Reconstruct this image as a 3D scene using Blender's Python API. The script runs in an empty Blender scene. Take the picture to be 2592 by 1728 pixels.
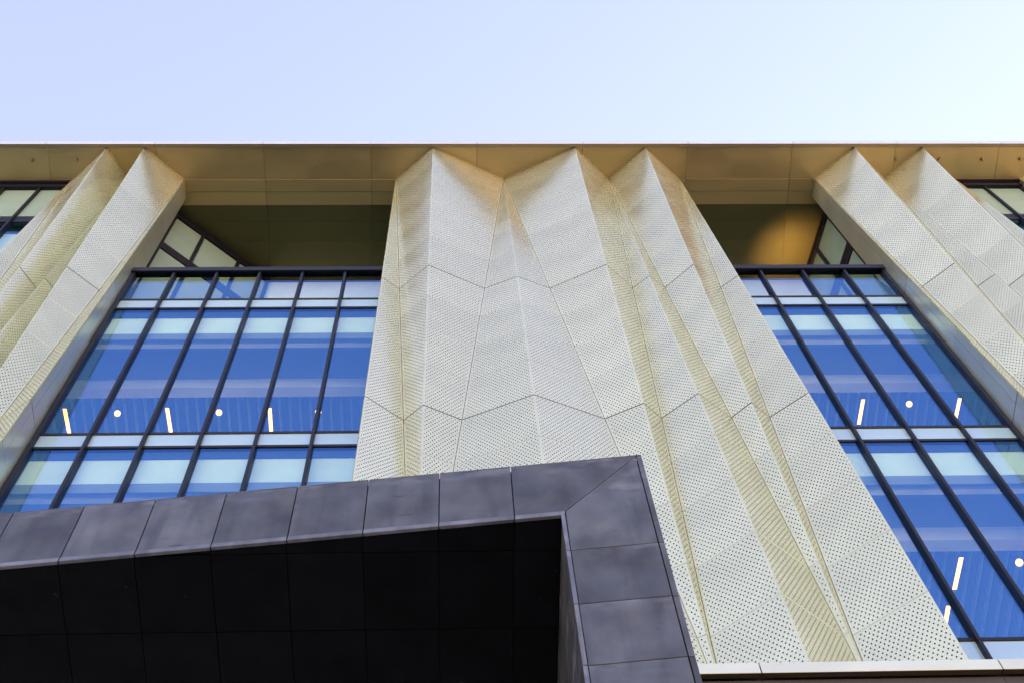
import bpy, math, random
from mathutils import Vector, Matrix

random.seed(7)
S = bpy.context.scene
COL = S.collection
EYE = 1.6                       # all z values below are heights above the lens

# ------------------------------------------------------------------ camera, sky, sun
def setup_camera():
    def rot(w):
        v = Vector(w); a = v.length
        return Matrix.Rotation(a, 3, v.normalized())
    e = math.radians(66.0)
    base = Matrix(((1, 0, 0), (0, -math.sin(e), math.cos(e)), (0, math.cos(e), math.sin(e))))
    R = rot((2.23457e-2, -4.09559e-2, 6.6262e-3)) @ base      # rows: right, up, forward
    cd = bpy.data.cameras.new("camera"); cam = bpy.data.objects.new("camera", cd); COL.objects.link(cam)
    m = Matrix((R[0], R[1], -R[2])).transposed().to_4x4()
    m.translation = Vector((0, 0, EYE))
    cam.matrix_world = m
    cd.sensor_width = 36.0; cd.sensor_fit = 'HORIZONTAL'
    cd.lens = 3582.5 / 2592 * 36.0
    cd.clip_start = 0.05; cd.clip_end = 6000
    S.camera = cam
setup_camera()

SUN_EL, SUN_AZ = math.radians(17), math.radians(42)     # azimuth measured from +Y towards +X
SKY_STRENGTH = 0.15
w = bpy.data.worlds.new("World"); S.world = w; w.use_nodes = True
nt = w.node_tree; nt.nodes.clear()
sky = nt.nodes.new('ShaderNodeTexSky'); sky.sky_type = 'NISHITA'; sky.sun_disc = False
sky.sun_elevation = SUN_EL; sky.sun_rotation = SUN_AZ
sky.air_density = 0.65; sky.dust_density = 0.05; sky.ozone_density = 3.0
bg = nt.nodes.new('ShaderNodeBackground'); bg.inputs[1].default_value = SKY_STRENGTH
wo = nt.nodes.new('ShaderNodeOutputWorld')
nt.links.new(sky.outputs[0], bg.inputs[0]); nt.links.new(bg.outputs[0], wo.inputs[0])

ld = bpy.data.lights.new("sun", 'SUN'); ld.energy = 5.0; ld.angle = math.radians(0.5); ld.color = (1, .93, .82)
sun = bpy.data.objects.new("sun", ld); COL.objects.link(sun)
sd = Vector((math.sin(SUN_AZ) * math.cos(SUN_EL), math.cos(SUN_AZ) * math.cos(SUN_EL), math.sin(SUN_EL)))
sun.rotation_euler = sd.to_track_quat('Z', 'Y').to_euler()
sun.location = (60, 90, 80)

S.view_settings.view_transform = 'Standard'; S.view_settings.look = 'None'
S.view_settings.gamma = 1.0; S.view_settings.use_curve_mapping = False
S.view_settings.exposure = 3.2
S.view_settings.use_white_balance = True
S.view_settings.white_balance_temperature = 10200; S.view_settings.white_balance_tint = 39
S.render.engine = 'CYCLES'
S.cycles.use_denoising = True
S.cycles.max_bounces = 12; S.cycles.transparent_max_bounces = 12; S.cycles.glossy_bounces = 6
S.cycles.sample_clamp_indirect = 8.0

# ------------------------------------------------------------------ materials
def new_mat(name):
    m = bpy.data.materials.new(name); m.use_nodes = True
    t = m.node_tree; t.nodes.clear()
    return m, t
def N(t, typ, **kw):
    n = t.nodes.new(typ)
    for k, v in kw.items(): setattr(n, k, v)
    return n
def M2(t, op, a, b=None):
    n = N(t, 'ShaderNodeMath', operation=op)
    for i, x in enumerate((a, b)):
        if x is None: continue
        if isinstance(x, (int, float)): n.inputs[i].default_value = x
        else: t.links.new(x, n.inputs[i])
    return n.outputs[0]
def mixc(t, f, a, b, mode='MIX'):
    n = N(t, 'ShaderNodeMix', data_type='RGBA', blend_type=mode)
    for sock, x in ((n.inputs[0], f), (n.inputs[6], a), (n.inputs[7], b)):
        if isinstance(x, (int, float)): sock.default_value = x
        elif isinstance(x, tuple): sock.default_value = (*x, 1)
        else: t.links.new(x, sock)
    return n.outputs[2]
def noise(t, scale, detail=4, rough=.55, stretch=(1, 1, 1)):
    tc = N(t, 'ShaderNodeTexCoord'); mp = N(t, 'ShaderNodeMapping'); mp.inputs[3].default_value = stretch
    n = N(t, 'ShaderNodeTexNoise'); n.inputs['Scale'].default_value = scale
    n.inputs['Detail'].default_value = detail; n.inputs['Roughness'].default_value = rough
    t.links.new(tc.outputs['Object'], mp.inputs[0]); t.links.new(mp.outputs[0], n.inputs[0])
    return n.outputs[0]
def ramp(t, f, lo, hi, a=0., b=1.):
    n = N(t, 'ShaderNodeMapRange'); t.links.new(f, n.inputs[0])
    for i, v in enumerate((lo, hi, a, b)): n.inputs[i + 1].default_value = v
    return n.outputs[0]
def finish(t, color, metallic, rough, spec=.5, bump=None, bstr=.1):
    p = N(t, 'ShaderNodeBsdfPrincipled'); o = N(t, 'ShaderNodeOutputMaterial')
    for k, x in (('Base Color', color), ('Metallic', metallic), ('Roughness', rough), ('Specular IOR Level', spec)):
        s = p.inputs[k]
        if isinstance(x, tuple): s.default_value = (*x, 1)
        elif isinstance(x, (int, float)): s.default_value = x
        else: t.links.new(x, s)
    if bump is not None:
        b = N(t, 'ShaderNodeBump'); b.inputs['Strength'].default_value = bstr; b.inputs['Distance'].default_value = .02
        t.links.new(bump, b.inputs['Height']); t.links.new(b.outputs[0], p.inputs['Normal'])
    t.links.new(p.outputs[0], o.inputs[0])
    return p
def metal_paint(name, col, metallic=.8, rough=.4, vary=.06, nscale=.6, namp=.06, bstr=0.0, holes=False):
    m, t = new_mat(name)
    oi = N(t, 'ShaderNodeObjectInfo')
    tone = ramp(t, oi.outputs['Random'], 0, 1, 1 - vary, 1 + vary * .5)
    ns = ramp(t, noise(t, nscale, 5), .3, .7, 1 - namp, 1 + namp * .5)
    k = M2(t, 'MULTIPLY', tone, ns)
    c = mixc(t, 1.0, col, k, 'MULTIPLY')
    met = metallic; rr = ramp(t, noise(t, nscale * 2.3, 3), .3, .7, rough - .04, rough + .05)
    if holes:
        uv = N(t, 'ShaderNodeUVMap', uv_map='perf'); sx = N(t, 'ShaderNodeSeparateXYZ'); t.links.new(uv.outputs[0], sx.inputs[0])
        P, Q, RX, RY = .0686, .0645, .0104, .0158
        r = M2(t, 'DIVIDE', sx.outputs[1], Q); fl = M2(t, 'FLOOR', r)
        sh = M2(t, 'MULTIPLY', fl, .5)
        u = M2(t, 'FRACT', M2(t, 'ADD', M2(t, 'DIVIDE', sx.outputs[0], P), sh))
        du = M2(t, 'MULTIPLY', M2(t, 'SUBTRACT', u, .5), P / RX)
        dv = M2(t, 'MULTIPLY', M2(t, 'SUBTRACT', M2(t, 'FRACT', r), .5), Q / RY)
        d = M2(t, 'ADD', M2(t, 'MULTIPLY', du, du), M2(t, 'MULTIPLY', dv, dv))
        hole = M2(t, 'LESS_THAN', d, 1.0)
        c = mixc(t, hole, c, (.012, .011, .010))
        met = M2(t, 'MULTIPLY', M2(t, 'SUBTRACT', 1.0, hole), metallic)
        rr = M2(t, 'ADD', rr, M2(t, 'MULTIPLY', hole, .5))
        finish(t, c, met, rr, M2(t, 'MULTIPLY', M2(t, 'SUBTRACT', 1.0, hole), .5))
    else:
        finish(t, c, met, rr, .5, noise(t, nscale * 3, 3) if bstr else None, bstr)
    return m
def plain(name, col, rough=.6, metallic=0., vary=.05, nscale=2., spec=.4):
    m, t = new_mat(name)
    c = mixc(t, 1.0, col, ramp(t, noise(t, nscale, 5), .3, .7, 1 - vary, 1 + vary), 'MULTIPLY')
    finish(t, c, metallic, rough, spec)
    return m
def glass_mat(name, tint, refl, wob=.0):
    m, t = new_mat(name)
    tr = N(t, 'ShaderNodeBsdfTransparent'); tr.inputs[0].default_value = (*tint, 1)
    gl = N(t, 'ShaderNodeBsdfGlossy'); gl.inputs[0].default_value = (*refl, 1); gl.inputs[1].default_value = 0.0
    ad = N(t, 'ShaderNodeAddShader'); o = N(t, 'ShaderNodeOutputMaterial')
    t.links.new(tr.outputs[0], ad.inputs[0]); t.links.new(gl.outputs[0], ad.inputs[1]); t.links.new(ad.outputs[0], o.inputs[0])
    return m
def frit_mat(name, col, refl):
    m, t = new_mat(name)
    d = N(t, 'ShaderNodeBsdfDiffuse')
    c = mixc(t, 1.0, col, ramp(t, noise(t, 1.2, 3), .3, .7, .93, 1.04), 'MULTIPLY'); t.links.new(c, d.inputs[0])
    gl = N(t, 'ShaderNodeBsdfGlossy'); gl.inputs[0].default_value = (*refl, 1); gl.inputs[1].default_value = 0.0
    ad = N(t, 'ShaderNodeAddShader'); o = N(t, 'ShaderNodeOutputMaterial')
    t.links.new(d.outputs[0], ad.inputs[0]); t.links.new(gl.outputs[0], ad.inputs[1]); t.links.new(ad.outputs[0], o.inputs[0])
    return m
def lamp_mat(name, col, strength):
    m, t = new_mat(name)
    e = N(t, 'ShaderNodeEmission'); e.inputs[0].default_value = (*col, 1); e.inputs[1].default_value = strength
    o = N(t, 'ShaderNodeOutputMaterial'); t.links.new(e.outputs[0], o.inputs[0])
    return m
def zinc_mat(name, base, rough=.42, metallic=.75, spec=.5):
    m, t = new_mat(name)
    oi = N(t, 'ShaderNodeObjectInfo')
    mp = N(t, 'ShaderNodeTexCoord')
    off = N(t, 'ShaderNodeVectorMath', operation='SCALE'); off.inputs[0].default_value = (37, 91, 53)
    t.links.new(oi.outputs['Random'], off.inputs[3])
    add = N(t, 'ShaderNodeVectorMath', operation='ADD'); t.links.new(mp.outputs['Object'], add.inputs[0]); t.links.new(off.outputs[0], add.inputs[1])
    def nz(scale, det, st=(1, 1, 1)):
        q = N(t, 'ShaderNodeMapping'); q.inputs[3].default_value = st; t.links.new(add.outputs[0], q.inputs[0])
        n = N(t, 'ShaderNodeTexNoise'); n.inputs['Scale'].default_value = scale; n.inputs['Detail'].default_value = det
        t.links.new(q.outputs[0], n.inputs[0]); return n.outputs[0]
    cloud = ramp(t, nz(3.2, 5, (1, 1, .8)), .3, .72, .62, 1.36)
    streak = ramp(t, nz(5.0, 3, (1.6, 1.6, .18)), .5, .72, 1.0, .72)
    tone = ramp(t, oi.outputs['Random'], 0, 1, .78, 1.16)
    k = M2(t, 'MULTIPLY', M2(t, 'MULTIPLY', cloud, streak), tone)
    spots = ramp(t, nz(16, 2), .735, .765, 0, 1)
    c = mixc(t, 1.0, base, k, 'MULTIPLY')
    warm = mixc(t, ramp(t, nz(2.1, 3), .45, .65, 0, .3), c, mixc(t, 1.0, c, (1.12, 1.0, .86), 'MULTIPLY'))
    c2 = mixc(t, M2(t, 'MULTIPLY', spots, .55), warm, (.03, .03, .035))
    smudge = ramp(t, nz(4.2, 2, (1, 1, 3.2)), .70, .74, 0, .5)
    c2 = mixc(t, smudge, c2, tuple(.35 * q for q in base))
    sp = N(t, 'ShaderNodeSeparateXYZ'); t.links.new(mp.outputs['Object'], sp.inputs[0])
    rim = ramp(t, sp.outputs[2], .18, .37, 0, 1)
    salt = M2(t, 'MAXIMUM', ramp(t, nz(2.6, 6), .66, .78, 0, .3), M2(t, 'MULTIPLY', rim, ramp(t, nz(3.4, 6, (1, 1, 2.2)), .50, .66, 0, .6)))
    c3 = mixc(t, salt, c2, tuple(2.4 * q for q in base))
    rr = ramp(t, nz(4.5, 4), .3, .7, rough - .08, rough + .12)
    finish(t, c3, metallic, rr, spec, nz(2.5, 2), .06)
    return m

MAT = dict(
    panel=metal_paint('champagne_metal', (.635, .615, .385), .78, .21, .05),
    perf=metal_paint('perforated_champagne_metal', (.635, .615, .385), .78, .21, .05, holes=True),
    smooth=metal_paint('smooth_champagne_metal', (.57, .57, .42), .85, .32, .05),
    soffit=metal_paint('shaded_soffit_metal', (.44, .315, .15), .85, .34, .05),  # same champagne metal as the panels; brown bounce light put into its colour
    coping=metal_paint('pale_coping_metal', (.44, .45, .44), .5, .42, .04),
    ledge=metal_paint('cream_ledge_metal', (.47, .475, .36), .6, .45, .03),
    bronze=metal_paint('dark_bronze_metal', (.20, .155, .095), .6, .4, .05),
    brown=metal_paint('dark_brown_metal', (.055, .040, .026), .5, .45, .05),
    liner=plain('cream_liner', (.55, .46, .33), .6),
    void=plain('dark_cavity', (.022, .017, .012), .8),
    frame=plain('black_aluminium', (.0045, .005, .0085), .5, 0, .1, 2., .18),
    glass=glass_mat('blue_coated_glass', (.80, .84, .70), (.013, .116, .250)),
    tglass=glass_mat('terrace_glass', (.55, .70, .58), (.05, .07, .07)),
    frit=frit_mat('pale_fritted_glass', (.165, .245, .215), (.025, .10, .23)),
    green=frit_mat('pale_green_glass', (.145, .20, .145), (.05, .06, .05)),
    white=plain('white_interior_board', (.40, .46, .44), .7),
    ceil=plain('interior_ceiling_paint', (.10, .115, .12), .8),
    deck=plain('metal_deck', (.04, .05, .06), .5),
    bright=plain('white_ceiling_paint', (.80, .82, .80), .7),
    gapstrip=plain('dark_grey_strip', (.09, .10, .11), .6),
    rib=plain('deck_rib', (.34, .38, .42), .6),
    soffitd=metal_paint('deep_shaded_soffit_metal', (.085, .08, .035), .8, .38, .05),  # deep soffit's shade and olive reflection put into a darker base colour
    dark=plain('interior_dark', (.06, .065, .07), .8),
    zinc=zinc_mat('weathered_zinc', (.084, .082, .078)),
    zincb=zinc_mat('zinc_edge_sheen', (.15, .148, .15), .4),  # lighter base colour stands in for sky sheen on the edge strips
    black=zinc_mat('shaded_zinc', (.0035, .0033, .0036), .5, .0, .05),  # portal soffit's lack of light put into a near-black copy of the zinc
    lamp=lamp_mat('warm_lamp_glow', (1, .50, .17), .55),
    brass=plain('brass', (.22, .16, .09), .35, .8),
    ground=plain('granite_paving', (.36, .345, .31), .85, 0, .15, .8),
    wallext=plain('rendered_wall', (.4, .39, .36), .8),
)

# ------------------------------------------------------------------ mesh helpers
class MB:
    def __init__(s): s.v = []; s.f = []; s.mi = []; s.uv = []
    def face(s, pts, mi=0, uv=None):
        b = len(s.v); s.v += [tuple(p) for p in pts]; s.f.append(list(range(b, b + len(pts)))); s.mi.append(mi)
        s.uv.append(uv or [(0, 0)] * len(pts))
    def box(s, x0, x1, y0, y1, z0, z1, mi=0):
        c = [(x, y, z) for z in (z0, z1) for y in (y0, y1) for x in (x0, x1)]
        for q in ((0, 2, 3, 1), (4, 5, 7, 6), (0, 1, 5, 4), (2, 6, 7, 3), (0, 4, 6, 2), (1, 3, 7, 5)): s.face([c[i] for i in q], mi)
    def prism(s, front, off, mi=0):
        """polygon `front` (list of 3d points) extruded by vector off"""
        a = [Vector(p) for p in front]; b = [p + Vector(off) for p in a]
        s.face(a, mi); s.face(b[::-1], mi)
        n = len(a)
        for i in range(n): s.face([a[i], b[i], b[(i + 1) % n], a[(i + 1) % n]], mi)
    def cyl(s, c, r, h, axis=2, n=16, r2=None):
        r2 = r if r2 is None else r2
        def P(i, rr, t):
            a = 2 * math.pi * i / n; q = [rr * math.cos(a), rr * math.sin(a)]; q.insert(axis, t)
            return tuple(c[k] + q[k] for k in range(3))
        A = [P(i, r, 0) for i in range(n)]; B = [P(i, r2, h) for i in range(n)]
        s.face(A[::-1]); s.face(B)
        for i in range(n): s.face([A[i], A[(i + 1) % n], B[(i + 1) % n], B[i]])
    def sphere(s, c, r, n=16, m=10):
        for j in range(m):
            for i in range(n):
                q = []
                for (a, b) in ((i, j), (i + 1, j), (i + 1, j + 1), (i, j + 1)):
                    ph = math.pi * b / m; th = 2 * math.pi * a / n
                    q.append((c[0] + r * math.sin(ph) * math.cos(th), c[1] + r * math.sin(ph) * math.sin(th), c[2] - r * math.cos(ph)))
                s.face(q)
    def mesh(s, name, mats, origin=(0, 0, 0)):
        me = bpy.data.meshes.new(name)
        o = Vector(origin)
        me.from_pydata([tuple(Vector(p) - o) for p in s.v], [], s.f)
        for m in mats: me.materials.append(m)
        for p, i in zip(me.polygons, s.mi): p.material_index = i
        if any(any(u != (0, 0) for u in f) for f in s.uv):
            l = me.uv_layers.new(name='perf'); k = 0
            for f in s.uv:
                for u in f: l.data[k].uv = u; k += 1
        me.update()
        import bmesh
        bm = bmesh.new(); bm.from_mesh(me); bmesh.ops.remove_doubles(bm, verts=bm.verts, dist=1e-5)
        bmesh.ops.recalc_face_normals(bm, faces=bm.faces); bm.to_mesh(me); bm.free()
        return me
def world_of(o):
    v = Vector((0, 0, 0))
    while o is not None: v += o.location; o = o.parent
    return v
def link(name, me, parent=None, loc=None):
    """loc is given in lens-based coordinates; meshes built with origin=loc"""
    o = bpy.data.objects.new(name, me); COL.objects.link(o)
    base = world_of(parent) if parent else Vector((0, 0, 0))
    if parent: o.parent = parent
    L = Vector(loc if loc is not None else (0, 0, 0)) + Vector((0, 0, EYE))
    o.location = L - base
    return o
def obj(name, mb, mats, parent=None, loc=None, bevel=0):
    if not isinstance(mats, (list, tuple)): mats = [mats]
    mats = [MAT[m] if isinstance(m, str) else m for m in mats]
    if loc is None:
        n = len(mb.v); loc = tuple(sum(p[i] for p in mb.v) / n for i in range(3))
    o = link(name, mb.mesh(name, mats, loc), parent, loc)
    if bevel:
        b = o.modifiers.new('bevel', 'BEVEL'); b.width = bevel; b.segments = 1; b.limit_method = 'ANGLE'
    return o
def empty(name, loc, parent=None, label=None, cat=None, group=None):
    o = link(name, None, parent, loc); o.empty_display_size = .3
    if label: o['label'] = label
    if cat: o['category'] = cat
    if group: o['group'] = group
    return o
_cache = {}
def boxobj(name, x0, x1, y0, y1, z0, z1, mat, parent, bevel=0):
    """box as its own object; equal boxes share their mesh"""
    key = (name, round(x1 - x0, 4), round(y1 - y0, 4), round(z1 - z0, 4), mat, bevel)
    c = ((x0 + x1) / 2, (y0 + y1) / 2, (z0 + z1) / 2)
    if key in _cache: o = link(name, _cache[key], parent, c)
    else:
        mb = MB(); mb.box(x0, x1, y0, y1, z0, z1)
        o = obj(name, mb, mat, parent, c); _cache[key] = o.data
    if bevel:
        b = o.modifiers.new('bevel', 'BEVEL'); b.width = bevel; b.segments = 1
    return o

# ------------------------------------------------------------------ setting
g = MB(); g.box(-400, 400, -400, 400, -EYE - .5, -EYE)
gr = obj('ground', g, 'ground'); gr['kind'] = 'structure'

B = empty('office_building', (2.3, 10, -EYE), None,
          'tall office building with cream perforated folded screens between blue glazed bays', 'building')

# ------------------------------------------------------------------ folded perforated screens
ZT, ZB = 34.06, 12.5                 # soffit height, ledge height
YV, YP = 9.875, 9.055                # valley plane, front line
JOINTS = (26.29, 20.36)       # wide dark joints
SEAMS = [32.78, 31.18, 29.58, 27.96, 24.81, 23.33, 21.86, 18.82, 17.35, 15.83, 14.29]
LEVELS = sorted([ZT, ZB] + list(JOINTS) + SEAMS, reverse=True)
def tz(z): return min(1.0, max(0.0, (34.1 - z) / (34.1 - 13.0)))
def yshrink(z): return YP + (YV - YP) * tz(z) ** .93
def ygrow(z): return YV - .66 * tz(z) ** .97
def pk(kind, x, z):
    return Vector((x, yshrink(z) if kind == 's' else ygrow(z), z))
def vl(xg, xs, z):
    return Vector((xg + (xs - xg) * tz(z), YV, z))
TH = .022
def panel_quad(mb, PA, PB, za, zb, side, gap0, gap1, valley_gap):
    """one half of a folded panel: PA(z) peak edge, PB(z) valley edge, za top, zb bottom"""
    z1, z0 = za - gap0, zb + gap1
    a1, a0, b1, b0 = PA(z1), PA(z0), PB(z1), PB(z0)
    w1, w0 = (b1 - a1).length, (b0 - a0).length
    if max(w1, w0) < .012: return
    if w1 > valley_gap * 2: b1 = b1 + (a1 - b1).normalized() * valley_gap
    if w0 > valley_gap * 2: b0 = b0 + (a0 - b0).normalized() * valley_gap
    w1, w0 = (b1 - a1).length, (b0 - a0).length
    n = ((b0 - a0) + (b1 - a1)).cross(Vector((0, 0, 1)))
    if n.length < 1e-6: return
    n.normalize()
    if n.y < 0: n = -n
    def L(s, t):      # s 0 at peak, t 0 top
        return a1.lerp(b1, s).lerp(a0.lerp(b0, s), t)
    def U(s, t):
        wv = w1 + (w0 - w1) * t
        return (s * wv * 1.0 + .0343 * side, z1 + (z0 - z1) * t)
    H = z1 - z0
    wm = min(w0, w1); wx = max(w0, w1)
    mt = .022 / H
    if wx < .10:
        mb.face([L(0, 0), L(1, 0), L(1, 1), L(0, 1)], 0)
    else:
        # plain border strips round a perforated field
        m1 = min(.03 / max(w1, .03), .49); m0 = min(.03 / max(w0, .03), .49)
        ms = lambda t: m1 + (m0 - m1) * t
        P = lambda s, t: (s if s in (0, 1) else (ms(t) if s == .1 else 1 - ms(t)), t)
        rows = [0, mt, 1 - mt, 1]; cols = [0, .1, .9, 1]
        for i in range(3):
            for j in range(3):
                q = [P(cols[j], rows[i]), P(cols[j + 1], rows[i]), P(cols[j + 1], rows[i + 1]), P(cols[j], rows[i + 1])]
                mid = i == 1 and j == 1
                mb.face([L(*k) for k in q], 1 if mid else 0, [U(*k) for k in q])
    back = [L(0, 0) + n * TH, L(1, 0) + n * TH, L(1, 1) + n * TH, L(0, 1) + n * TH]
    mb.face([L(0, 0), L(1, 0), back[1], back[0]]); mb.face([L(0, 1), L(1, 1), back[2], back[3]])
    mb.face([L(1, 0), L(1, 1), back[2], back[1]]); mb.face(back[::-1])

def screen(peaks, zmin, label, ends=(True, True)):
    """peaks: list of (kind, x) from left to right"""
    xs = [p[1] for p in peaks]
    root = empty('perforated_screen', ((xs[0] + xs[-1]) / 2, YV, zmin), B); root['label'] = label
    lv = [z for z in LEVELS if z > zmin - .01] 
    edges = []
    n = len(peaks)
    for i, (k, x) in enumerate(peaks):
        halves = []
        for side in (-1, 1):
            j = i + side
            if j < 0 or j >= n: continue
            x2 = peaks[j][1]
            xg, xsn = (x, x2) if k == 'g' else (x2, x)
            halves.append((side, (lambda xg, xsn: (lambda z: vl(xg, xsn, z)))(xg, xsn)))
        PA = (lambda k, x: (lambda z: pk(k, x, z)))(k, x)
        for a, b in zip(lv[:-1], lv[1:]):
            mb = MB()
            g0 = .017 if a in JOINTS else .0045
            g1 = .017 if b in JOINTS else .0045
            if a == ZT: g0 = 0
            for side, PB in halves: panel_quad(mb, PA, PB, a, b, side, g0, g1, .007)
            if mb.f: obj('panel', mb, ['panel', 'perf'], root)
        # liner behind each storey of panels, leaving the wide joints open
        for side, PB in halves:
            mb = MB()
            segs = [ZT] + [z for z in JOINTS if z > lv[-1] + .1] + [lv[-1]]
            for a, b in zip(segs[:-1], segs[1:]):
                a2, b2 = a - .03, b + .03
                off = Vector((0, .045, 0))
                q = [PA(a2) + off, PB(a2) + off, PB(b2) + off, PA(b2) + off]
                mb.face(q)
            obj('liner', mb, 'liner', root)
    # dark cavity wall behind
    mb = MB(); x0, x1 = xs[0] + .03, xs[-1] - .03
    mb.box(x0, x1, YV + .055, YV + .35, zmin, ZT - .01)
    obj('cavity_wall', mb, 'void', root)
    return root

screen([('g', -9.345), ('s', -8.42), ('g', -7.96), ('s', -7.515), ('g', -6.612)], ZB,
       'left perforated screen of cream metal folds')
screen([('g', -1.41), ('s', -.49), ('g', 1.262), ('s', 3.02), ('g', 3.885), ('s', 4.755), ('g', 5.665)], ZB,
       'wide middle perforated screen of cream metal folds')
screen([('g', 9.062), ('s', 9.99), ('g', 10.85), ('s', 11.71), ('g', 12.62)], ZB,
       'right perforated screen of cream metal folds')
screen([('g', 14.29), ('s', 15.15), ('g', 16.0)], 20.36, 'perforated screen cut by the right edge')

# ------------------------------------------------------------------ smooth return walls beside the screens
def return_wall(x, face, zmin, yback=10.06, ytop=10.36):
    """wall in plane x, from the screen's end edge back to the glass; face = +1 faces +X"""
    root = empty('return_wall', (x, 10, zmin), B); root['label'] = 'smooth champagne metal return wall'
    t = .016
    lv = [z for z in LEVELS if z > zmin - .01]
    xa = x - face * t
    for a, b in zip(lv[:-1], lv[1:]):
        g0 = .012 if a in JOINTS else .003
        g1 = .012 if b in JOINTS else .003
        z1, z0 = a - g0, b + g1
        for k in range(2):
            def ys(z):
                e = ygrow(z); s = e + .17 + .06 * tz(z)
                bk = ytop if z > 27.95 else yback + .06
                return (e + .014, s - .003) if k == 0 else (s + .003, bk)
            mb = MB()
            if a > 28.1 > b and k == 1:
                pieces = [(z1, 27.97), (27.97, z0)]
            else: pieces = [(z1, z0)]
            for (p, q) in pieces:
                y1, y0 = ys(p - .001), ys(q + .0005)
                mb.prism([(x, y1[0], p), (x, y1[1], p), (x, y0[1], q), (x, y0[0], q)], (xa - x, 0, 0))
            obj('panel', mb, 'smooth', root)
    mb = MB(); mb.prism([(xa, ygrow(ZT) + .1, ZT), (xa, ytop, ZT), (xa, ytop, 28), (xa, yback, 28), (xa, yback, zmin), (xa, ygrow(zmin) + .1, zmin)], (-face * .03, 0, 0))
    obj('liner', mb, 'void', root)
return_wall(-6.612, 1, ZB)
return_wall(9.062, -1, ZB)
return_wall(5.665, 1, ZB)
return_wall(-1.41, -1, ZB)
return_wall(14.29, -1, 20.36)
return_wall(-9.345, -1, ZB)
return_wall(12.62, 1, ZB)

# ------------------------------------------------------------------ curtain walls
YG = 10.08
def curtain_wall(x0, x1, mull, ztop, zbot, label, upper=False):
    root = empty('curtain_wall', ((x0 + x1) / 2, YG, zbot), B); root['label'] = label
    bars = []                     # (z0, z1) of horizontal members
    bands = []                    # (z0, z1, kind)
    if upper:
        bars += [(33.74, ZT + .0), (31.22, 31.62)]
        bands += [(31.62, 33.74, 'spandrel_pane'), (26.26, 31.22, 'pane')]
    else:
        bars += [(27.74, 27.98)]; bands += [(26.26, 27.74, 'pane')]
    for zt in (25.60 * 1.0062, 19.73 * 1.0062, 13.86 * 1.0062):
        if zt + .4 < zbot: break
        bars += [(zt + .45, zt + .52), (zt - .02, zt + .05)]
        bands += [(zt + .05, zt + .45, 'spandrel_pane'), (max(zt - 5.35, zbot), zt - .02, 'pane')]
    xs = [x0] + mull + [x1]
    for i, (z0, z1) in enumerate(bars):
        if z1 < zbot: continue
        if i == 0:
            if upper:
                boxobj('head_frame', x0, x1, 9.90, 10.12, 33.95, z1 - .004, 'frame', root, .006)
                boxobj('head_frame', x0, x1, 9.955, 10.12, 33.74, 33.95, 'frame', root, .006)
            else:
                boxobj('head_frame', x0, x1, 9.95, 9.985, 27.63, 27.83, 'frame', root, .004)
                boxobj('head_frame', x0, x1, 9.986, 10.15, 27.74, 27.825, 'frame', root, .004)
            continue
        boxobj('transom', x0, x1, 10.05, 10.14, z0, z1, 'frame', root, .005)
    for i, m in enumerate(mull):
        zz = [27.74 if not upper else 33.74, 26.12, 20.19, 14.33, zbot]
        zz = [zz[0]] + [z for z in zz[1:-1] if z > zbot] + [zbot]
        for a, b in zip(zz[:-1], zz[1:]):
            boxobj('mullion', m - .026, m + .026, 9.99, 10.16, b + .004, a - .004, 'frame', root, .005)
    for xe in (x0, x1):
        s = 1 if xe == x0 else -1
        a, b = sorted((xe, xe + s * .07))
        boxobj('jamb_frame', a, b, 10.0, 10.16, zbot, (27.72 if not upper else 33.74), 'frame', root, .005)
    for (z0, z1, kind) in bands:
        if z1 < zbot: continue
        for a, b in zip(xs[:-1], xs[1:]):
            if kind == 'pane':
                boxobj('pane', a + .002, b - .002, YG - .012, YG + .012, z0 - .02, z1 + .02, 'glass', root)
            else:
                boxobj('spandrel_pane', a + .002, b - .002, YG - .014, YG + .014, z0 - .02, z1 + .02, 'green' if z0 > 30 else 'frit', root)
    return root
pit = 0.868
curtain_wall(-6.60, -1.40, [-5.735 + .8755 * i for i in range(5)], 27.98, 13.0, 'left bay of blue glass in black frames')
curtain_wall(5.675, 9.05, [6.409, 7.298, 8.178], 27.98, 13.0, 'right bay of blue glass in black frames')
curtain_wall(-13.4, -9.36, [-12.68, -11.81, -10.94, -10.075], ZT, 13.0, 'upper glazing left of the left screen', True)
curtain_wall(12.63, 14.28, [13.32], ZT, 13.0, 'upper glazing right of the right screen', True)

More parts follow.
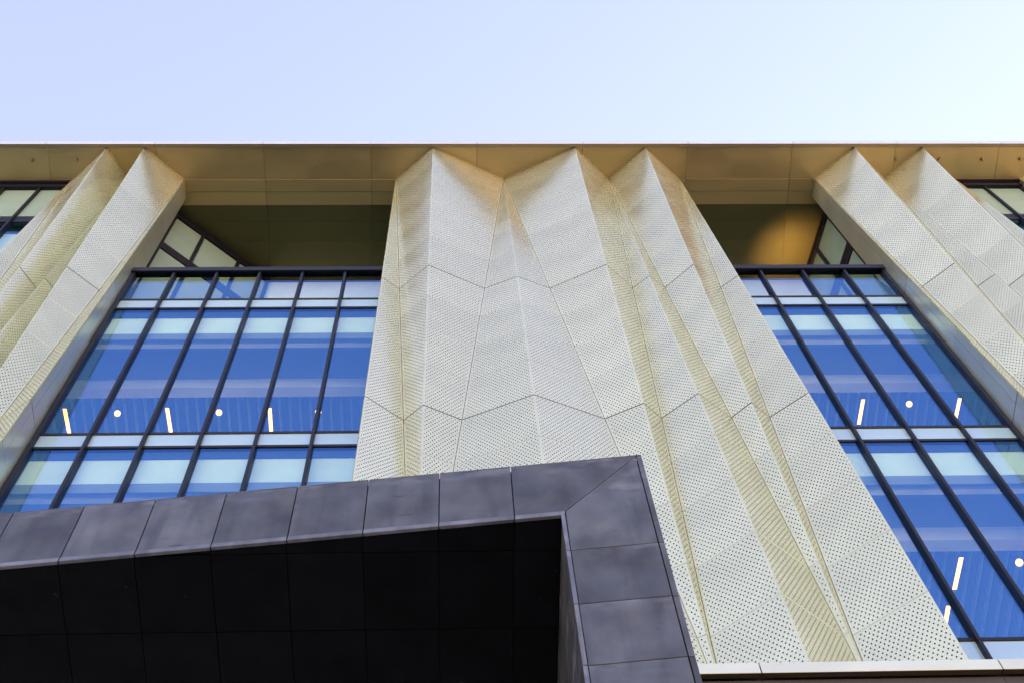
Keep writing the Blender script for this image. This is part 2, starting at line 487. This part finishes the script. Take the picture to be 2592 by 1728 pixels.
# ------------------------------------------------------------------ rooms behind the glass
def room(x0, x1, tops, zbot):
    root = empty('office_floor', ((x0 + x1) / 2, 11, zbot), B)
    for zt in tops:
        boxobj('upstand_panel', x0, x1, 10.17, 10.26, zt - .84, zt + .3, 'white', root)
        boxobj('header', x0, x1, 10.145, 10.17, zt - .085, zt + .3, 'frame', root)
        boxobj('dark_strip', x0, x1, 10.172, 10.19, zt - 1.11, zt - .845, 'gapstrip', root)  # dark strip added below the upstand panel
        boxobj('blind_box', x0, x1, 10.30, 10.38, zt - 1.06, zt - .5, 'bright', root)
        boxobj('ceiling', x0, x1, 10.39, 11.19, zt - .65, zt - .60, 'ceil', root)
        boxobj('ceiling_beam', x0, x1, 11.195, 11.40, zt - 1.03, zt - .5, 'bright', root)
        boxobj('floor_slab', x0, x1, 10.16, 18, zt + .31, zt + .45, 'dark', root)
        mb = MB(); z = zt - .86
        mb.box(x0, x1, 11.405, 18, z + .08, z + .12)
        x = x0 + .1
        obj('deck_ceiling', mb, 'deck', root)
        mb = MB()
        while x < x1 - .1:
            mb.prism([(x, 11.405, z + .078), (x + .01, 11.405, z + .02), (x + .05, 11.405, z + .02), (x + .06, 11.405, z + .078)], (0, 6.55, 0)); x += .197
        rb = obj('deck_ribs', mb, 'rib', root); rb['kind'] = 'stuff'
    boxobj('rear_wall', x0, x1, 18, 18.1, zbot, tops[0] + .4, 'dark', root)
    for xe in (x0, x1): boxobj('side_wall', xe - .05, xe + .05, 10.45, 18, zbot, tops[0] + .3, 'ceil', root)
room(-9.2, -.9, (25.60, 19.73), 13.0)
room(5.0, 12.4, (25.60, 19.73), 13.0)
room(-13.4, -9.3, (25.60, 19.73), 13.0)
room(12.5, 16.2, (25.60, 19.73), 13.0)
def upper_room(x0, x1):
    root = empty('office_floor', ((x0 + x1) / 2, 11, 26), B)
    boxobj('upstand_panel', x0, x1, 10.2, 10.3, 29.3, 30.75, 'white', root)
    boxobj('ceiling', x0, x1, 10.32, 13, 31.3, 31.4, 'ceil', root)
    boxobj('ceiling_beam', x0, x1, 10.8, 11.0, 30.2, 31.3, 'white', root)
    boxobj('rear_wall', x0, x1, 13, 13.1, 25.9, 31.4, 'dark', root)
    boxobj('floor_slab', x0, x1, 10.2, 13, 25.92, 26.0, 'dark', root)
upper_room(-13.4, -9.4); upper_room(12.6, 16.2)

# ------------------------------------------------------------------ roof overhang
roof = empty('roof_overhang', (2, 10, ZT), B)
roof['label'] = 'projecting roof edge with champagne soffit panels shaded brown'
CJ = [-15.13, -12.50] + [-9.871 + 2.6165 * i for i in range(11)] + [18.91, 21.5]
for a, b in zip(CJ[:-1], CJ[1:]):
    mb = MB()                                   # coping: front face and return under it
    mb.box(a + .004, b - .004, 8.945, 8.957, 33.925, 34.165)
    obj('coping', mb, 'coping', roof, bevel=.006)
    boxobj('groove', a + .003, b - .003, 8.9575, 9.035, 33.94, 34.15, 'bronze', roof)
    boxobj('trim', a + .003, b - .003, 9.036, 9.062, 33.99, 34.2, 'bronze', roof)
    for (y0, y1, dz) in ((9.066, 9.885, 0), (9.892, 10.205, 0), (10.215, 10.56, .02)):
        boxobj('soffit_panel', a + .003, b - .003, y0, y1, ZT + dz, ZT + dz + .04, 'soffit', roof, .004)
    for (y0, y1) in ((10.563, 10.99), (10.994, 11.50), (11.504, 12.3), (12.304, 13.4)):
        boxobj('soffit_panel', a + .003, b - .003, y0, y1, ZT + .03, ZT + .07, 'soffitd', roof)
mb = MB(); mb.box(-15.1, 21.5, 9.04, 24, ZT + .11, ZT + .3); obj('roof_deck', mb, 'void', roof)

# ------------------------------------------------------------------ roof terraces behind the glass parapets
def terrace(x0, x1, A, Bp, mu, zr, label):
    root = empty('roof_terrace', ((x0 + x1) / 2, 11, 26.1), B); root['label'] = label
    boxobj('terrace_floor', x0, x1, 10.17, 14.5, 25.98, 26.1, 'dark', root)
    boxobj('back_wall', x0, x1, 12.6, 12.7, 32.4, ZT, 'white', root)
    boxobj('storefront_glazing', x0, x1, 12.62, 12.7, 26.1, 32.39, 'green', root)
    A = Vector((*A, 0)); Bq = Vector((*Bp, 0)); d = (Bq - A).normalized(); n = Vector((-d.y, d.x, 0)); L = (Bq - A).length + .5
    A = A - d * .5; L += .5
    def bar(name, s0, s1, z0, z1, t, mat, off=0):
        mb = MB(); p = A + d * s0 - n * (t / 2 - off)
        q = A + d * s1 - n * (t / 2 - off)
        mb.prism([(p.x, p.y, z0), (q.x, q.y, z0), (q.x, q.y, z1), (p.x, p.y, z1)], n * t)
        return obj(name, mb, mat, root)
    bar('head_frame', 0, L, ZT - .30, ZT - .003, .14, 'frame')
    ms = [0, .5] + [m + .5 for m in mu] + [L - .04]
    for m in ms: bar('mullion', m - .045, m + .045, 26.1, ZT - .30, .12, 'frame')
    bar('transom', 0, L, zr[0], zr[1], .10, 'frame')
    for a, b in zip(ms[:-1], ms[1:]):
        bar('pane', a, b, zr[1], ZT - .30, .03, 'green'); bar('pane', a, b, 26.1, zr[0], .03, 'green')
terrace(-6.55, -1.45, (-6.869, 10.782), (-5.09, 12.228), (.815, 1.88), (31.50, 31.88), 'shaded terrace under the roof in the left bay')
terrace(5.72, 9.0, (9.464, 10.767), (9.178, 12.156), (.92,), (31.32, 31.80), 'shaded terrace under the roof in the right bay')

# ------------------------------------------------------------------ ledge under the middle screen
ledge = empty('ledge', (8, 9.2, 12.2), B); ledge['label'] = 'projecting cream ledge under the screen'
LJ = [.62, 3.207, 5.778, 8.35, 10.92, 13.49, 16.06]
for a, b in zip(LJ[:-1], LJ[1:]):
    mb = MB(); mb.prism([(a + .006, 8.90, 12.235), (a + .006, 8.90, 12.41), (a + .006, 9.86, 12.46), (a + .006, 9.86, 12.40), (a + .006, 8.915, 12.39), (a + .006, 8.915, 12.235)], (b - a - .012, 0, 0))
    obj('capping', mb, 'ledge', ledge, bevel=.005)
    boxobj('soffit_strip', a + .006, b - .006, 8.917, 8.975, 12.24, 12.26, 'brown', ledge)
    boxobj('fascia', a + .003, b - .003, 8.985, 9.02, 11.2, 12.21, 'brown', ledge)
boxobj('backing', .7, 16.0, 9.03, 9.9, 11.0, 12.38, 'void', ledge)

# ------------------------------------------------------------------ rest of the building
boxobj('rear_mass', -15, 21.4, 18.3, 40, -EYE, 34.0, 'wallext', B)
boxobj('lower_wall', -15, .6, 9.95, 10.4, -EYE, 12.9, 'wallext', B)
boxobj('lower_wall', .62, 21.4, 9.1, 9.6, -EYE, 10.98, 'wallext', B)
boxobj('side_wall', -15, -13.42, 9.95, 18, -EYE, 34.0, 'wallext', B)
boxobj('side_wall', 16.02, 21.4, 9.95, 18, -EYE, 34.0, 'wallext', B)

# ------------------------------------------------------------------ dark metal entrance portal
th = math.radians(-5.3); D = Vector((math.cos(th), math.sin(th), 0)); NN = Vector((-math.sin(th), math.cos(th), 0))
K = Vector((1.435, 5.0, 0))
ZTOP, ZIN, ZLIP = 9.686, 8.917, 8.861
def F(s, z, out=0): p = K + D * s - NN * out; return Vector((p.x, p.y, z))
PT = empty('entrance_portal', (-2, 6, -EYE), None,
           'dark zinc clad entrance portal standing in front of the glazed bay', 'entrance portal')
def fp(name, pts, mat, out=0, t=.03, bevel=.003):
    mb = MB(); mb.prism([F(s, z, out) for s, z in pts], NN * t)
    return obj(name, mb, mat, PT, bevel=bevel)
SJ = [-1.0108 - .5475 * i for i in range(13)]
SI, SLIP, SG = -.645, -.678, -.046
g_ = .0035
ztp = 9.66
# corner pieces with a mitre
fp('fascia_panel', [(SJ[0] + g_, ZIN), (SI - .004, ZIN), (SG - .004, ztp), (SJ[0] + g_, ztp)], 'zinc')
fp('jamb_panel', [(SI + .004, ZIN - .003), (SI, 8.376 + g_), (SG, 8.376 + g_), (SG, ztp - .004)], 'zinc')
for a, b in zip(SJ[:-1], SJ[1:]):
    fp('fascia_panel', [(b + g_, ZIN), (a - g_, ZIN), (a - g_, ztp), (b + g_, ztp)], 'zinc')
    fp('edge_strip', [(b + g_, ZLIP), (a - g_, ZLIP), (a - g_, ZIN - .005), (b + g_, ZIN - .005)], 'zincb', .006)
fp('edge_strip', [(SJ[0] + g_, ZLIP), (SLIP, ZLIP), (SI, ZIN - .005), (SJ[0] + g_, ZIN - .005)], 'zincb', .006)
SL = SJ[-1]
for a in range(len(SJ) - 1):
    fp('cap_strip', [(SJ[a + 1] + g_, ztp + .008), (SJ[a] - g_, ztp + .008), (SJ[a] - g_, ZTOP), (SJ[a + 1] + g_, ZTOP)], 'zinc', -.004)
fp('cap_strip', [(SJ[0] + g_, ztp + .008), (0, ztp + .008), (0, ZTOP), (SJ[0] + g_, ZTOP)], 'zinc', -.004)
JZ = [8.376 - .662 * i for i in range(16)]
for a, b in zip(JZ[:-1], JZ[1:]):
    b = max(b, -EYE)
    fp('jamb_panel', [(SI, b + g_), (SG, b + g_), (SG, a - g_), (SI, a - g_)], 'zinc')
    fp('edge_strip', [(SLIP, b + g_), (SI - .004, b + g_), (SI - .004, a - g_), (SLIP, a - g_)], 'zincb', .006)
    fp('side_strip', [(SG + .008, b + g_), (0, b + g_), (0, a - g_), (SG + .008, a - g_)], 'zinc', -.004)
fp('edge_strip', [(SLIP, JZ[0] + g_), (SI - .004, JZ[0] + g_), (SI - .004, ZIN - .008), (SLIP, ZLIP)], 'zincb', .006)
fp('side_strip', [(SG + .008, JZ[0] + g_), (0, JZ[0] + g_), (0, ztp), (SG + .008, ztp)], 'zinc', -.004)
# far jamb out of the frame on the left
fp('jamb_panel', [(SL, -EYE), (SL + .7, -EYE), (SL + .7, ZIN), (SL, ZIN)], 'zinc')
# soffit panels set square to the building behind
XR = .762
SX = [XR] + [.427 - .547 * i for i in range(14)]
SY = [5.358, 6.022, 6.686, 7.35, 8.014, 8.678, 9.08]
def yfront(x):
    s = (x - K.x) / D.x
    return (K + D * s).y + .028
xl = F(SL, 0).x
for a, b in zip(SX[:-1], SX[1:]):
    b = max(b, xl)
    ys = None
    for k, y in enumerate(SY):
        y0 = SY[k - 1] if k else 0
        f0, f1 = max(yfront(a), y0), max(yfront(b), y0)
        if f0 >= y and f1 >= y: continue
        q = [(a - .003, min(f0, y) + .003), (b + .003, min(f1, y) + .003), (b + .003, y - .003), (a - .003, y - .003)]
        if abs(q[1][1] - q[2][1]) < .01: q = [q[0], q[2], q[3]]
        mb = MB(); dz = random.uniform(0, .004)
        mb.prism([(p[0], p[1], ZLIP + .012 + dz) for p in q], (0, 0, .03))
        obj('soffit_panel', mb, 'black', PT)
# reveal on the inner side of the jamb
for (y0, y1, mat) in ((5.10, 5.70, 'zinc'), (5.706, 6.9, 'zinc'), (6.906, 9.05, 'bronze')):  # far bronze panel stands in for a beige reflection on the zinc reveal
    for a, b in zip([ZLIP] + JZ[1::2], JZ[1::2]):
        mb = MB(); mb.box(XR + .004, XR + .03, y0, y1, b + .003, a - .003)
        obj('reveal_panel', mb, mat, PT)
# core
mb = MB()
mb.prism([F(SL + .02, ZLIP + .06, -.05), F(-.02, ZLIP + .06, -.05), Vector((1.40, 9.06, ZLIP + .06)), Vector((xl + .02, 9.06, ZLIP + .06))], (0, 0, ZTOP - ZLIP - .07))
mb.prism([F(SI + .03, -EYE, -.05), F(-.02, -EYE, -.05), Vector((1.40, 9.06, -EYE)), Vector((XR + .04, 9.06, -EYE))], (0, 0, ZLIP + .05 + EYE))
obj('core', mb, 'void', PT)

# ------------------------------------------------------------------ lamps and small fixtures
def linear_lamp(x, y0, y1, z, label, dx=0):
    r = empty('linear_lamp', (x, (y0 + y1) / 2, z), None, label, 'ceiling lamp', 'linear ceiling lamps seen through the glass')
    mb = MB(); mb.prism([(x - .055, y0 - .03, z + .008), (x + .055, y0 - .03, z + .008), (x + .055 + dx, y1 + .03, z + .008), (x - .055 + dx, y1 + .03, z + .008)], (0, 0, .06))
    obj('housing', mb, 'frame', r)
    mb = MB(); mb.prism([(x - .033, y0, z), (x + .033, y0, z), (x + .033 + dx, y1, z), (x - .033 + dx, y1, z)], (0, 0, .012))
    obj('diffuser', mb, 'lamp', r)
    mb = MB()
    for y in (y0 + .08, y1 - .08): mb.cyl((x + dx / 2, y, z + .068), .006, .47, 2, 6)
    obj('hanger', mb, 'frame', r)
def globe_lamp(x, y, z, label):
    r = empty('globe_lamp', (x, y, z), None, label, 'ceiling lamp', 'round ceiling lamps seen through the glass')
    mb = MB(); mb.sphere((x, y, z), .058); obj('globe', mb, 'lamp', r)
    mb = MB(); mb.cyl((x, y, z + .06), .045, .05, 2, 12); mb.cyl((x, y, z + .11), .008, .40, 2, 6)
    obj('stem', mb, 'frame', r)
LA = 24.2; LB = 18.4
linear_lamp(-7.27, 11.44, 11.95, LA, 'lit linear lamp behind the leftmost pane, beside the left return wall', .03)
linear_lamp(-5.375, 11.44, 11.95, LA, 'lit linear lamp between the two round lamps in the left bay', .03)
linear_lamp(-3.465, 11.46, 11.95, LA, 'lit linear lamp partly behind a mullion nearest the middle screen', .0)
globe_lamp(-6.303, 11.54, LA, 'round lit lamp in the second pane of the left bay')
globe_lamp(-4.416, 11.54, LA, 'round lit lamp in the fourth pane of the left bay')
globe_lamp(-2.56, 11.54, LA, 'round lamp half hidden by the mullion next to the middle screen')
linear_lamp(7.80, 11.38, 11.90, LA, 'lit linear lamp in the upper floor of the right bay, nearer the middle screen', -.03)
linear_lamp(9.67, 11.37, 11.85, LA, 'lit linear lamp in the upper floor of the right bay, near the right return wall', -.03)
globe_lamp(8.70, 11.48, LA, 'round lit lamp between two linear lamps in the right bay upper floor')
linear_lamp(7.735, 11.33, 11.90, LB, 'lit linear lamp low in the right bay, crossing behind a mullion', -.03)
linear_lamp(7.65, 12.20, 12.75, LB, 'short lit lamp sliver against the middle screen edge, lowest of all lamps', -.01)
globe_lamp(8.65, 11.43, LB, 'round lit lamp at the right picture edge in the lower floor')

def detector(x, label, ang):
    r = empty('soffit_spotlight', (x, 9.39, ZT), None, label, 'spotlight', 'small spotlights under the roof soffit')
    mb = MB(); mb.cyl((x, 9.39, ZT - .012), .042, .012, 2, 14); mb.cyl((x, 9.39, ZT - .05), .012, .04, 2, 8); obj('base', mb, 'brass', r)
    mb = MB(); mb.cyl((0, 0, -.045), .02, .08, 2, 12, .027)
    me = mb.mesh('head', [MAT['brass']]); o = link('head', me, r, (x, 9.385, ZT - .065)); o.rotation_euler = (math.radians(65), 0, ang)
    mb = MB(); mb.cyl((x, 9.39, ZT - .01), .004, .008, 2, 6)
    mb.box(x - .003, x + .003, 9.33, 9.39, ZT - .009, ZT - .002); obj('cable', mb, 'frame', r)
detector(-10.26, 'soffit spotlight nearest the left picture edge', .8)
detector(-9.19, 'soffit spotlight just left of the left screen', -.8)
detector(11.085, 'soffit spotlight between the two folds of the right screen', 0)
detector(12.19, 'soffit spotlight just right of the tallest right fold', .5)
detector(13.28, 'soffit spotlight over the upper right glazing', -.3)
detector(14.25, 'soffit spotlight cut by the right picture edge', .3)

# assumed uplighter, unseen; added to put the warm glow on the right terrace soffit
up = empty('assumed_terrace_uplight', (9.26, 12.5, 29.6), None, 'assumed warm uplight on the right terrace washing the soffit beside the glazing', 'assumed uplight')
mb = MB(); mb.cyl((9.26, 12.5, 29.4), .05, .2, 2, 12, .07); obj('housing', mb, 'frame', up)  # housing and diffuser added to go with the assumed light
mb = MB(); mb.cyl((9.26, 12.5, 29.6), .045, .01, 2, 12); obj('diffuser', mb, 'lamp', up)
sl = bpy.data.lights.new('assumed_uplight_beam', 'SPOT'); sl.energy = 420; sl.color = (1, .72, .35); sl.spot_size = math.radians(38); sl.spot_blend = 1.0; sl.shadow_soft_size = .6  # beam assumed from the soffit glow; no such lamp in view
so = bpy.data.objects.new('assumed_uplight_beam', sl); COL.objects.link(so); so.parent = up; so.location = (0, 0, .06)
so.rotation_euler = (math.pi, 0, 0)
